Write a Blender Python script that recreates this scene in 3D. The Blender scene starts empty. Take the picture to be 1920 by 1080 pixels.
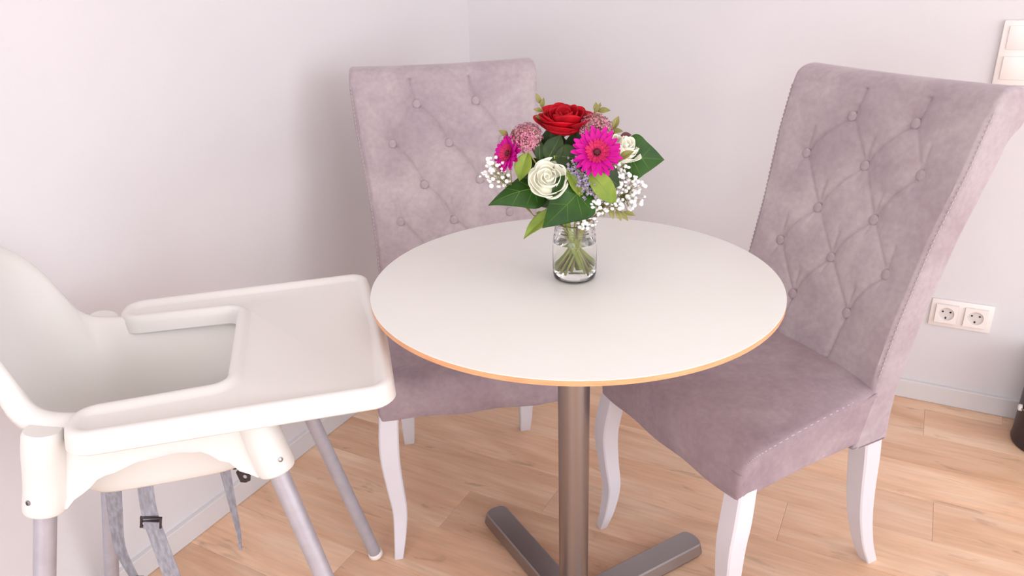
import bpy, bmesh, math, random
from mathutils import Vector, Matrix, noise
from math import sin, cos, pi, sqrt, exp, radians
random.seed(7)
sc = bpy.context.scene
COL = sc.collection

# ------------------------------------------------------------------ camera
F_PX, PITCH, ROLL, CAM_H = 1430.71, .40247, -.03317, 1.2269
fwd = Vector((0, cos(PITCH), -sin(PITCH))); rgt = Vector((1, 0, 0)); up = rgt.cross(fwd)
r2 = rgt * cos(ROLL) + up * sin(ROLL); u2 = -rgt * sin(ROLL) + up * cos(ROLL)
cd = bpy.data.cameras.new('camera'); cam = bpy.data.objects.new('camera', cd); COL.objects.link(cam)
cd.sensor_width = 36; cd.lens = F_PX / 1920 * 36; cd.clip_start = .02
M = Matrix((r2, u2, -fwd)).transposed().to_4x4(); M.translation = Vector((0, 0, CAM_H)); cam.matrix_world = M
sc.camera = cam

# ------------------------------------------------------------------ room frame: s along the right wall, t along the left wall, from the corner
CORNER = Vector((-.1105, 2.6409, 0)); TH = .498
AX = Vector((cos(TH), -sin(TH), 0)); BX = Vector((-sin(TH), -cos(TH), 0))
def W(s, t, z=0): return CORNER + AX * s + BX * t + Vector((0, 0, z))
ROOM_S, ROOM_T, ROOM_H = 4.6, 5.4, 2.5
ROT_ROOM = -TH   # rotation that turns +x into AX (then +y points away along -BX)

# ------------------------------------------------------------------ light
w = bpy.data.worlds.new('world'); sc.world = w; w.use_nodes = True
bg = w.node_tree.nodes['Background']; bg.inputs[0].default_value = (.88, .94, 1.0, 1); bg.inputs[1].default_value = 1.2
def area(name, loc, aim, sx, sy, power, col):
    l = bpy.data.lights.new(name, 'AREA'); l.shape = 'RECTANGLE'; l.size = sx; l.size_y = sy; l.energy = power; l.color = col
    o = bpy.data.objects.new(name, l); COL.objects.link(o); o.location = loc
    o.rotation_euler = (Vector(aim) - Vector(loc)).to_track_quat('-Z', 'Y').to_euler(); return o
WIN = (.15, 2.95, .15, 2.35)      # window opening in the wall behind the camera: s0, s1, z0, z1
DOORWAY = (.45, 4.60, .02, 2.30)  # glazed balcony opening in the wall on the right: t0, t1, z0, z1
area('window_light', W(1.55, ROOM_T + .04, 1.25), W(1.55, 0, 1.25), 2.75, 2.15, 51, (.93, .95, 1.0))
area('balcony_light', W(ROOM_S + .04, 2.52, 1.16), W(0, 2.52, 1.16), 4.1, 2.25, 76, (.93, .955, 1.0))
area('ceiling_fill_light', W(1.5, 1.5, 2.44), W(1.5, 1.5, 0), 1.6, 1.6, 2.5, (1, .98, .96))  # unseen weak fill added below the ceiling, not a real lamp
sc.view_settings.view_transform = 'Standard'; sc.view_settings.look = 'None'
sc.view_settings.exposure = .19; sc.view_settings.gamma = 1; sc.view_settings.use_curve_mapping = False

# ------------------------------------------------------------------ helpers
def srgb(r, g, b):
    f = lambda c: (c / 255 / 12.92) if c / 255 <= .04045 else ((c / 255 + .055) / 1.055) ** 2.4
    return (f(r), f(g), f(b), 1)
def mat(name, col, rough=.5, metal=0, **kw):
    m = bpy.data.materials.new(name); m.use_nodes = True; b = m.node_tree.nodes['Principled BSDF']
    b.inputs['Base Color'].default_value = col; b.inputs['Roughness'].default_value = rough; b.inputs['Metallic'].default_value = metal
    for k, v in kw.items(): b.inputs[k.replace('_', ' ')].default_value = v
    return m
def nd(m, t, **kw):
    n = m.node_tree.nodes.new(t)
    for k, v in kw.items(): setattr(n, k, v)
    return n
def varied(name, c1, c2, scale=8, rough=.5, metal=0, detail=3, bump=0, bscale=200, stretch=(1, 1, 1), coord='Object', lo=.35, hi=.65, **kw):
    m = mat(name, c1, rough, metal, **kw); L = m.node_tree.links; b = m.node_tree.nodes['Principled BSDF']
    tc = nd(m, 'ShaderNodeTexCoord'); mp = nd(m, 'ShaderNodeMapping'); mp.inputs['Scale'].default_value = stretch
    L.new(tc.outputs[coord], mp.inputs[0])
    n = nd(m, 'ShaderNodeTexNoise'); n.inputs['Scale'].default_value = scale; n.inputs['Detail'].default_value = detail
    L.new(mp.outputs[0], n.inputs['Vector'])
    r = nd(m, 'ShaderNodeValToRGB'); r.color_ramp.elements[0].position = lo; r.color_ramp.elements[1].position = hi
    r.color_ramp.elements[0].color = c1; r.color_ramp.elements[1].color = c2
    L.new(n.outputs[0], r.inputs[0]); L.new(r.outputs[0], b.inputs['Base Color'])
    if bump:
        n2 = nd(m, 'ShaderNodeTexNoise'); n2.inputs['Scale'].default_value = bscale; L.new(mp.outputs[0], n2.inputs['Vector'])
        bp = nd(m, 'ShaderNodeBump'); bp.inputs['Strength'].default_value = bump; bp.inputs['Distance'].default_value = .001
        L.new(n2.outputs[0], bp.inputs['Height']); L.new(bp.outputs[0], b.inputs['Normal'])
    return m

def mesh_obj(name, V, F, m=None, parent=None, smooth=True, flat_faces=None):
    me = bpy.data.meshes.new(name); me.from_pydata([tuple(v) for v in V], [], F)
    bm = bmesh.new(); bm.from_mesh(me); bmesh.ops.recalc_face_normals(bm, faces=bm.faces); bm.to_mesh(me); bm.free()
    if smooth:
        me.polygons.foreach_set('use_smooth', [True] * len(me.polygons))
        try: me.set_sharp_from_angle(angle=radians(smooth if smooth is not True else 40))
        except Exception: pass
    if m: me.materials.append(m)
    o = bpy.data.objects.new(name, me); COL.objects.link(o)
    if parent: o.parent = parent
    return o
class MB:
    def __init__(s): s.V = []; s.F = []
    def add(s, V, F):
        n = len(s.V); s.V += [Vector(v) for v in V]; s.F += [tuple(i + n for i in f) for f in F]; return s
    def build(s, name, m, parent=None, smooth=True): return mesh_obj(name, s.V, s.F, m, parent, smooth)
    def box(s, c, d, rot=None, bev=0):
        bm = bmesh.new(); bmesh.ops.create_cube(bm, size=1); bmesh.ops.scale(bm, vec=Vector(d), verts=bm.verts)
        if bev: bmesh.ops.bevel(bm, geom=bm.edges[:], offset=bev, segments=2, affect='EDGES', profile=.5)
        R = rot if rot else Matrix.Identity(3)
        bm.verts.index_update()
        s.add([R @ v.co + Vector(c) for v in bm.verts], [[v.index for v in f.verts] for f in bm.faces]); bm.free(); return s
    def lathe(s, prof, n=32, M4=None, cap0=True, cap1=True):
        V = []; F = []
        for r, z in prof:
            for i in range(n): V.append(Vector((r * cos(2 * pi * i / n), r * sin(2 * pi * i / n), z)))
        k = len(prof)
        for j in range(k - 1):
            for i in range(n): F.append((j * n + i, j * n + (i + 1) % n, (j + 1) * n + (i + 1) % n, (j + 1) * n + i))
        if cap0: F.append(tuple(range(n))[::-1])
        if cap1: F.append(tuple(range((k - 1) * n, k * n)))
        if M4: V = [M4 @ v for v in V]
        return s.add(V, F)
    def tube(s, P, R, n=10, flat=1.0, updir=None):
        P = [Vector(p) for p in P]; R = R if isinstance(R, (list, tuple)) else [R] * len(P)
        V = []; F = []; prev = None
        for i, p in enumerate(P):
            t = (P[min(i + 1, len(P) - 1)] - P[max(i - 1, 0)]).normalized()
            if prev is None: a = t.cross(Vector(updir) if updir else (Vector((0, 0, 1)) if abs(t.z) < .9 else Vector((1, 0, 0)))).normalized()
            else: a = (prev - t * prev.dot(t)).normalized()
            prev = a; b = t.cross(a)
            for k in range(n):
                x = 2 * pi * k / n; V.append(p + (a * cos(x) + b * sin(x) * flat) * R[i])
        for j in range(len(P) - 1):
            for i in range(n): F.append((j * n + i, j * n + (i + 1) % n, (j + 1) * n + (i + 1) % n, (j + 1) * n + i))
        F.append(tuple(range(n))[::-1]); F.append(tuple(range((len(P) - 1) * n, len(P) * n)))
        return s.add(V, F)
def spline(P, n, closed=False):
    P = [Vector(p) for p in P]; k = len(P); out = []
    segs = k if closed else k - 1
    for j in range(n if closed else n + 1):
        u = j / n * segs; i = min(int(u), segs - 1); f = u - i
        g = (lambda q: P[q % k]) if closed else (lambda q: P[max(0, min(k - 1, q))])
        a, b, c, d = g(i - 1), g(i), g(i + 1), g(i + 2)
        out.append(.5 * ((2 * b) + (c - a) * f + (2 * a - 5 * b + 4 * c - d) * f * f + (3 * b - a - 3 * c + d) * f ** 3))
    return out
def empty(name, loc, rz=0, label=None, cat=None, group=None):
    o = bpy.data.objects.new(name, None); COL.objects.link(o); o.location = loc; o.rotation_euler = (0, 0, rz); o.empty_display_size = .05
    return tag(o, label, cat, group)
def tag(o, label=None, cat=None, group=None, kind=None):
    if label: o['label'] = label
    if cat: o['category'] = cat
    if group: o['group'] = group
    if kind: o['kind'] = kind
    return o
def dup(o, parent=None):
    c = o.copy(); COL.objects.link(c); c.parent = parent; return c

# ------------------------------------------------------------------ materials
M_WALL = varied('wall_paint', srgb(219, 215, 218), srgb(216, 213, 216), 3, .9, bump=.15, bscale=260)
M_CEIL = mat('ceiling_paint', srgb(242, 240, 240), .9)
M_BASE = varied('skirting_paint', srgb(216, 212, 213), srgb(213, 210, 211), 4, .5)
M_TOP = varied('white_laminate', srgb(227, 226, 222), srgb(225, 224, 219), 5, .45)
M_PLY = varied('plywood_edge', srgb(226, 168, 124), srgb(214, 154, 110), 30, .45, stretch=(1, 1, 8))
M_PLAST = mat('cream_plastic', srgb(221, 218, 214), .42)
M_TUBE = varied('silver_lacquer', srgb(172, 170, 180), srgb(180, 178, 188), 40, .42, .35)
M_FOOT = mat('white_foot_plastic', srgb(236, 230, 226), .5)
M_SCREW = mat('screw_steel', srgb(150, 146, 146), .3, .9)
M_WOODW = varied('white_lacquered_wood', srgb(216, 212, 219), srgb(213, 209, 216), 12, .38)
M_BLACKP = mat('black_plastic', srgb(48, 38, 42), .4)
M_STRAP = varied('grey_webbing', srgb(132, 130, 138), srgb(156, 156, 166), 220, .85, stretch=(1, 1, .3))
M_SOCKET = mat('socket_plastic', srgb(238, 230, 226), .35)
M_HOLE = mat('dark_contact_hole', srgb(40, 34, 34), .7)
M_WELL = mat('socket_well_plastic', srgb(214, 208, 205), .4)

def fabric_material():
    m = mat('mauve_velvet', srgb(170, 150, 158), .92); L = m.node_tree.links; b = m.node_tree.nodes['Principled BSDF']
    b.inputs['Sheen Weight'].default_value = .45; b.inputs['Sheen Roughness'].default_value = .45; b.inputs['Sheen Tint'].default_value = srgb(225, 212, 222)
    b.inputs['Specular IOR Level'].default_value = .15
    tc = nd(m, 'ShaderNodeTexCoord')
    n1 = nd(m, 'ShaderNodeTexNoise'); n1.inputs['Scale'].default_value = 7; n1.inputs['Detail'].default_value = 5; n1.inputs['Roughness'].default_value = .62
    n1.inputs['Distortion'].default_value = .5
    L.new(tc.outputs['Object'], n1.inputs['Vector'])
    r1 = nd(m, 'ShaderNodeValToRGB'); e = r1.color_ramp.elements; e[0].position = .36; e[1].position = .66
    e[0].color = srgb(162, 147, 153); e[1].color = srgb(178, 166, 169); L.new(n1.outputs[0], r1.inputs[0])
    n2 = nd(m, 'ShaderNodeTexNoise'); n2.inputs['Scale'].default_value = 90; n2.inputs['Detail'].default_value = 4
    L.new(tc.outputs['Object'], n2.inputs['Vector'])
    r2_ = nd(m, 'ShaderNodeMapRange'); r2_.inputs[1].default_value = .3; r2_.inputs[2].default_value = .7; r2_.inputs[3].default_value = .93; r2_.inputs[4].default_value = 1.06
    L.new(n2.outputs[0], r2_.inputs[0])
    mx = nd(m, 'ShaderNodeVectorMath', operation='SCALE'); L.new(r1.outputs[0], mx.inputs[0]); L.new(r2_.outputs[0], mx.inputs['Scale'])
    L.new(mx.outputs[0], b.inputs['Base Color'])
    n3 = nd(m, 'ShaderNodeTexNoise'); n3.inputs['Scale'].default_value = 600; L.new(tc.outputs['Object'], n3.inputs['Vector'])
    bp = nd(m, 'ShaderNodeBump'); bp.inputs['Strength'].default_value = .25; bp.inputs['Distance'].default_value = .0008
    L.new(n3.outputs[0], bp.inputs['Height']); L.new(bp.outputs[0], b.inputs['Normal'])
    return m
M_FAB = fabric_material()
M_FABS = M_FAB.copy(); M_FABS.name = 'mauve_velvet_seat'      # copy for the seat covers in a deeper mauve, with lower sheen weight
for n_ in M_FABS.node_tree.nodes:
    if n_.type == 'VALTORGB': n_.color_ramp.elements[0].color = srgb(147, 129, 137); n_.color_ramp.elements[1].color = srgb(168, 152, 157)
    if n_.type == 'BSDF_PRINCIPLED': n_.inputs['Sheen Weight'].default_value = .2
M_FAB2 = mat('pale_stitch_thread', srgb(184, 169, 174), .9)

def brushed_metal():
    m = mat('brushed_steel', srgb(158, 152, 152), .30, 1.0); L = m.node_tree.links; b = m.node_tree.nodes['Principled BSDF']
    tc = nd(m, 'ShaderNodeTexCoord'); mp = nd(m, 'ShaderNodeMapping'); mp.inputs['Scale'].default_value = (1, 1, .02)
    n = nd(m, 'ShaderNodeTexNoise'); n.inputs['Scale'].default_value = 400; L.new(tc.outputs['Object'], mp.inputs[0]); L.new(mp.outputs[0], n.inputs['Vector'])
    r = nd(m, 'ShaderNodeMapRange'); r.inputs[3].default_value = .28; r.inputs[4].default_value = .42; L.new(n.outputs[0], r.inputs[0]); L.new(r.outputs[0], b.inputs['Roughness'])
    return m
M_STEEL = brushed_metal()

def plank_material():
    m = mat('light_oak_plank', srgb(214, 172, 138), .42); L = m.node_tree.links; b = m.node_tree.nodes['Principled BSDF']
    tc = nd(m, 'ShaderNodeTexCoord'); oi = nd(m, 'ShaderNodeObjectInfo')
    off = nd(m, 'ShaderNodeVectorMath', operation='SCALE'); cx = nd(m, 'ShaderNodeCombineXYZ')
    for k in range(3): L.new(oi.outputs['Random'], cx.inputs[k])
    L.new(cx.outputs[0], off.inputs[0]); off.inputs['Scale'].default_value = 37
    ad = nd(m, 'ShaderNodeVectorMath', operation='ADD'); L.new(tc.outputs['Object'], ad.inputs[0]); L.new(off.outputs[0], ad.inputs[1])
    def noisy(scale, st, detail, dist):
        mp = nd(m, 'ShaderNodeMapping'); mp.inputs['Scale'].default_value = st; L.new(ad.outputs[0], mp.inputs[0])
        n = nd(m, 'ShaderNodeTexNoise'); n.inputs['Scale'].default_value = scale; n.inputs['Detail'].default_value = detail; n.inputs['Distortion'].default_value = dist
        L.new(mp.outputs[0], n.inputs['Vector']); return n
    big = noisy(3.2, (.8, 4, 1), 4, .7); fine = noisy(24, (.3, 4, 1), 5, .5); knot = noisy(5, (1.6, 6.5, 1), 3, .9)
    r = nd(m, 'ShaderNodeValToRGB'); e = r.color_ramp.elements; e[0].position = .3; e[1].position = .7
    e[0].color = srgb(224, 176, 141); e[1].color = srgb(246, 212, 182); x = r.color_ramp.elements.new(.5); x.color = srgb(238, 196, 163)
    L.new(big.outputs[0], r.inputs[0])
    rf = nd(m, 'ShaderNodeMapRange'); rf.inputs[1].default_value = .3; rf.inputs[2].default_value = .7; rf.inputs[3].default_value = .90; rf.inputs[4].default_value = 1.06; L.new(fine.outputs[0], rf.inputs[0])
    rk = nd(m, 'ShaderNodeMapRange'); rk.inputs[1].default_value = .63; rk.inputs[2].default_value = .76; rk.inputs[3].default_value = 1; rk.inputs[4].default_value = .68; L.new(knot.outputs[0], rk.inputs[0])
    ro = nd(m, 'ShaderNodeMapRange'); ro.inputs[3].default_value = .80; ro.inputs[4].default_value = .99; L.new(oi.outputs['Random'], ro.inputs[0])
    m1 = nd(m, 'ShaderNodeMath', operation='MULTIPLY'); m2 = nd(m, 'ShaderNodeMath', operation='MULTIPLY')
    L.new(oi.outputs['Color'], ro.inputs[0])
    L.new(rf.outputs[0], m1.inputs[0]); L.new(rk.outputs[0], m1.inputs[1]); L.new(m1.outputs[0], m2.inputs[0]); L.new(ro.outputs[0], m2.inputs[1])
    mx = nd(m, 'ShaderNodeVectorMath', operation='SCALE'); L.new(r.outputs[0], mx.inputs[0]); L.new(m2.outputs[0], mx.inputs['Scale'])
    L.new(mx.outputs[0], b.inputs['Base Color'])
    bp = nd(m, 'ShaderNodeBump'); bp.inputs['Strength'].default_value = .12; bp.inputs['Distance'].default_value = .001; L.new(fine.outputs[0], bp.inputs['Height']); L.new(bp.outputs[0], b.inputs['Normal'])
    return m
M_PLANK = plank_material()

# ------------------------------------------------------------------ room shell
def slab_box(name, s0, s1, t0, t1, z0, z1, m, kind='structure'):
    P = [W(s, t, z) for z in (z0, z1) for s, t in ((s0, t0), (s1, t0), (s1, t1), (s0, t1))]
    o = mesh_obj(name, P, [(0, 1, 2, 3), (4, 5, 6, 7), (0, 1, 5, 4), (1, 2, 6, 5), (2, 3, 7, 6), (3, 0, 4, 7)], m, smooth=False)
    return tag(o, kind=kind)
BT = .012
floor = slab_box('floor', -.1, ROOM_S, -.1, ROOM_T, -.06, -.008, M_BASE)
slab_box('wall_left', -BT - .1, -BT, -.1, ROOM_T, -.06, ROOM_H, M_WALL)
slab_box('wall_right', -BT, ROOM_S, -BT - .1, -BT, -.06, ROOM_H, M_WALL)
def holed_wall(name, a0, a1, hole, place):
    h0, h1, z0, z1 = hole; b = MB()
    for u0, u1, v0, v1 in ((a0, h0, -.06, ROOM_H), (h1, a1, -.06, ROOM_H), (h0, h1, -.06, z0), (h0, h1, z1, ROOM_H)):
        P = [place(u, d, z) for d in (0, .12) for u, z in ((u0, v0), (u1, v0), (u1, v1), (u0, v1))]
        b.add(P, [(0, 1, 2, 3), (4, 5, 6, 7), (0, 1, 5, 4), (1, 2, 6, 5), (2, 3, 7, 6), (3, 0, 4, 7)])
    return tag(b.build(name, M_WALL, None, False), kind='structure')
holed_wall('wall_back', -.1, ROOM_S + .12, WIN, lambda u, d, z: W(u, ROOM_T + d, z))
holed_wall('wall_front', -.1, ROOM_T, DOORWAY, lambda u, d, z: W(ROOM_S + d, u, z))
slab_box('ceiling', -.1, ROOM_S, -.1, ROOM_T, ROOM_H, ROOM_H + .1, M_CEIL)
def skirting(name, pts_dir, length, nrm):
    prof = [(0, .001), (0, .0545), (-.0012, .0565), (-.004, .0575), (-BT, .058), (-BT, .001)]
    V = []; n = len(prof)
    for L_ in (0, length):
        for d, z in prof: V.append(CORNER + pts_dir * L_ + nrm * (d + .0) + Vector((0, 0, z)))
    F = [(i, (i + 1) % n, n + (i + 1) % n, n + i) for i in range(n)] + [tuple(range(n)), tuple(range(n, 2 * n))]
    return tag(mesh_obj(name, V, F, M_BASE, smooth=20), kind='structure')
skirting('baseboard_left', BX, ROOM_T, AX)
skirting('baseboard_right', AX, ROOM_S, BX)

# planks run along the right wall, rows stacked along t
PW, PL = .149, 1.28
def plank_mesh(L_):
    b = MB(); g = .0002; L2 = L_ / 2 - g; Wd = PW / 2 - g; e = .0008
    V = [(-L2, -Wd, -.008), (L2, -Wd, -.008), (L2, Wd, -.008), (-L2, Wd, -.008), (-L2, -Wd, -e * .6), (L2, -Wd, -e * .6), (L2, Wd, -e * .6), (-L2, Wd, -e * .6),
         (-L2 + e, -Wd + e, 0), (L2 - e, -Wd + e, 0), (L2 - e, Wd - e, 0), (-L2 + e, Wd - e, 0)]
    F = [(0, 3, 2, 1), (0, 1, 5, 4), (1, 2, 6, 5), (2, 3, 7, 6), (3, 0, 4, 7), (4, 5, 9, 8), (5, 6, 10, 9), (6, 7, 11, 10), (7, 4, 8, 11), (8, 9, 10, 11)]
    me = bpy.data.meshes.new('plank'); me.from_pydata(V, [], F); me.materials.append(M_PLANK); return me
full = plank_mesh(PL); cache = {PL: full}
joint = {0: 1.50, 1: .62, 2: 1.05, 3: .25, 4: 1.218, 5: .694, 6: .498, 7: 1.02}
floor_inv = floor.matrix_world.inverted()
row = -1
while True:
    t0 = .045 + row * PW
    if t0 > ROOM_T: break
    s = (joint.get(row, random.random() * PL)) % PL - PL
    while s < ROOM_S:
        a, b_ = max(s, -BT), min(s + PL, ROOM_S); L_ = round(b_ - a, 4)
        if L_ > .02:
            if L_ not in cache: cache[L_] = plank_mesh(L_)
            o = bpy.data.objects.new('plank', cache[L_]); COL.objects.link(o); o.parent = floor
            tone = .02 if (row == 6 and abs(a - .498) < .01) else (.35 if (row == 5 and abs(a - .694) < .01) else random.uniform(.35, 1)); o.color = (tone, tone, tone, 1)
            o.location = W((a + b_) / 2, t0 + PW / 2, 0); o.rotation_euler = (0, 0, ROT_ROOM)
        s += PL
    row += 1

# ------------------------------------------------------------------ round pedestal table
TX, TY, TZ, TR = .1042, 1.179, .738, .337
table = empty('round_table', (TX, TY, 0), 0, 'round white pedestal table with thin wooden edge on a steel cross base', 'table')
MB().lathe([(TR - .0035, -.0105), (TR, -.009), (TR, -.0012)], 128).build('edge_band', M_PLY, table, 30).location = (0, 0, TZ)
MB().lathe([(TR, -.0012), (TR - .0003, -.0002), (TR - .0008, 0)], 128).build('tabletop', M_TOP, table, 30).location = (0, 0, TZ)
MB().lathe([(.06, TZ - .022), (.06, TZ - .0105)], 32).build('mounting_plate', M_STEEL, table)
MB().lathe([(.0285, .036), (.0285, TZ - .022)], 48).build('pole', M_STEEL, table, 30)
for k in range(4):
    ang = radians(30.6) + k * pi / 2 + (0 if k % 2 == 0 else radians(-1))
    # arm: flat top, sloped lower sides, rounded end
    n = 10; Lr = .335; hw = .026; V = []
    def outline(hw_, L_):
        P = [(.02, -hw_), (L_ - hw_ * .6, -hw_)]
        for i in range(1, n): x = -pi / 2 + pi * i / n; P.append((L_ - hw_ * .6 + hw_ * .6 * cos(x), hw_ * sin(x)))
        P += [(L_ - hw_ * .6, hw_), (.02, hw_)]; return P
    layers = [(hw + .004, .006, 0), (hw + .006, .012, .004), (hw + .001, .033, 0), (hw - .002, .0355, -.002)]
    rings = [[(x, y, z) for x, y in outline(h, Lr + ex)] for h, z, ex in layers]
    m_ = len(rings[0]); V = [p for r in rings for p in r]
    F = [(j * m_ + i, j * m_ + (i + 1) % m_, (j + 1) * m_ + (i + 1) % m_, (j + 1) * m_ + i) for j in range(len(rings) - 1) for i in range(m_)]
    F += [tuple(range(m_))[::-1], tuple(range((len(rings) - 1) * m_, len(rings) * m_))]
    a_ = mesh_obj('foot_arm', V, F, M_STEEL, table, 25); a_.rotation_euler = (0, 0, ang)
    g = MB().lathe([(.012, 0), (.014, .002), (.012, .0065)], 16).build('glide', M_BLACKP, a_); g.location = (Lr - .02, 0, 0)

# ------------------------------------------------------------------ tufted chairs
def profile_slab(name, prof, hw, bend, nx, parent, m, rnd=.012, disp=None, dropx=None):
    """closed (y,z) profile swept across x with rounded side edges"""
    n = len(prof); N = []
    for i in range(n):
        a, c = Vector(prof[i - 1]), Vector(prof[(i + 1) % n]); d = (c - a).normalized(); N.append(Vector((d.y, -d.x)))
    area2 = sum(prof[i][0] * prof[(i + 1) % n][1] - prof[(i + 1) % n][0] * prof[i][1] for i in range(n))
    sg = 1 if area2 > 0 else -1
    N = [v * sg for v in N]                       # outward normals in the profile plane
    xs = []
    K = 5
    for k in range(K): a = pi / 2 * k / K; xs.append((-1, rnd * (1 - sin(a)), rnd * (1 - cos(a))))   # (side, x inset from edge, profile inset)
    seq = [(-1, rnd * (1 - sin(pi / 2 * k / K)), rnd * (1 - cos(pi / 2 * k / K))) for k in range(K, -1, -1)]
    seq = [(-1, rnd * (1 - cos(pi / 2 * k / K)), rnd * (1 - sin(pi / 2 * k / K))) for k in range(0, K)]
    V = []; cols = 0
    allx = [('e', -1, i, p) for _, i, p in seq] + [('m', k / nx * 2 - 1, 0, 0) for k in range(nx + 1)] + [('e', 1, i, p) for _, i, p in seq[::-1]]
    for kind, sx, xi, pi_ in allx:
        for i, (y, z) in enumerate(prof):
            h = hw(y, z)
            x = sx * (h - xi) if kind == 'e' else sx * (h - rnd)
            yy, zz = y - N[i].x * pi_, z - N[i].y * pi_
            if kind == 'm' and disp:
                d = disp(x, y, z, i); yy += N[i].x * d; zz += N[i].y * d
            if dropx: zz += dropx(x, h, i, z)
            yy += bend(x); V.append((x, yy, zz))
    c = len(allx); F = []
    for j in range(c - 1):
        for i in range(n): F.append((j * n + i, j * n + (i + 1) % n, (j + 1) * n + (i + 1) % n, (j + 1) * n + i))
    from mathutils.geometry import tessellate_polygon
    for st in (0, (c - 1) * n):
        if name == 'seat':
            ce = sum((Vector(V[st + i]) for i in range(n)), Vector()) / n; V.append(ce); k = len(V) - 1
            F += [(st + i, st + (i + 1) % n, k) for i in range(n)]
        else: F += [tuple(st + i for i in t) for t in tessellate_polygon([[Vector((V[st + i][1], V[st + i][2], 0)) for i in range(n)]])]
    return mesh_obj(name, V, F, m, parent, 60)
def fy(z): u = z - .5; return .143 + .2624 * u + .0607 * u * u
def back_hw(y, z):
    pts = [(.34, .197), (.5, .197), (.6, .197), (.75, .204), (.88, .2185), (.97, .223), (1.02, .221)]
    for (a, b), (c, d) in zip(pts, pts[1:]):
        if z <= c: f = max(0, (z - a) / (c - a)); return b + (d - b) * f
    return pts[-1][1]
BEND = lambda x: -.35 * x * x
NFR = 230
front = [(fy(.352 + (.985 - .352) * k / NFR), .352 + (.985 - .352) * k / NFR) for k in range(NFR + 1)]
scroll = spline([(fy(.985), .985, 0), (.292, 1.001, 0), (.309, 1.011, 0), (.335, 1.0135, 0), (.362, 1.006, 0), (.380, .988, 0), (.383, .963, 0), (.372, .941, 0), (.352, .925, 0), (.340, .909, 0)], 36)[1:]
rear = [(.340 - (.340 - .262) * k / 12, .909 - (.909 - .667) * k / 12) for k in range(1, 13)] + [(.243, .597), (.222, .525), (.204, .46), (.200, .40), (.200, .352)]
BACK_PROF = front + [(p.x, p.y) for p in scroll] + rear + [(.19, .3465), (fy(.352) + .008, .3465)]
def seg_dist(px, pz, a, b, bow):
    ax, az = a; bx, bz = b; dx, dz = bx - ax, bz - az; L2 = dx * dx + dz * dz
    t = ((px - ax) * dx + (pz - az) * dz) / L2; t = max(0, min(1, t)); L_ = sqrt(L2)
    off = bow * 4 * t * (1 - t)
    cxp, czp = ax + dx * t - dz / L_ * off, az + dz * t + dx / L_ * off
    return sqrt((px - cxp) ** 2 + (pz - czp) ** 2), t
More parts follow.
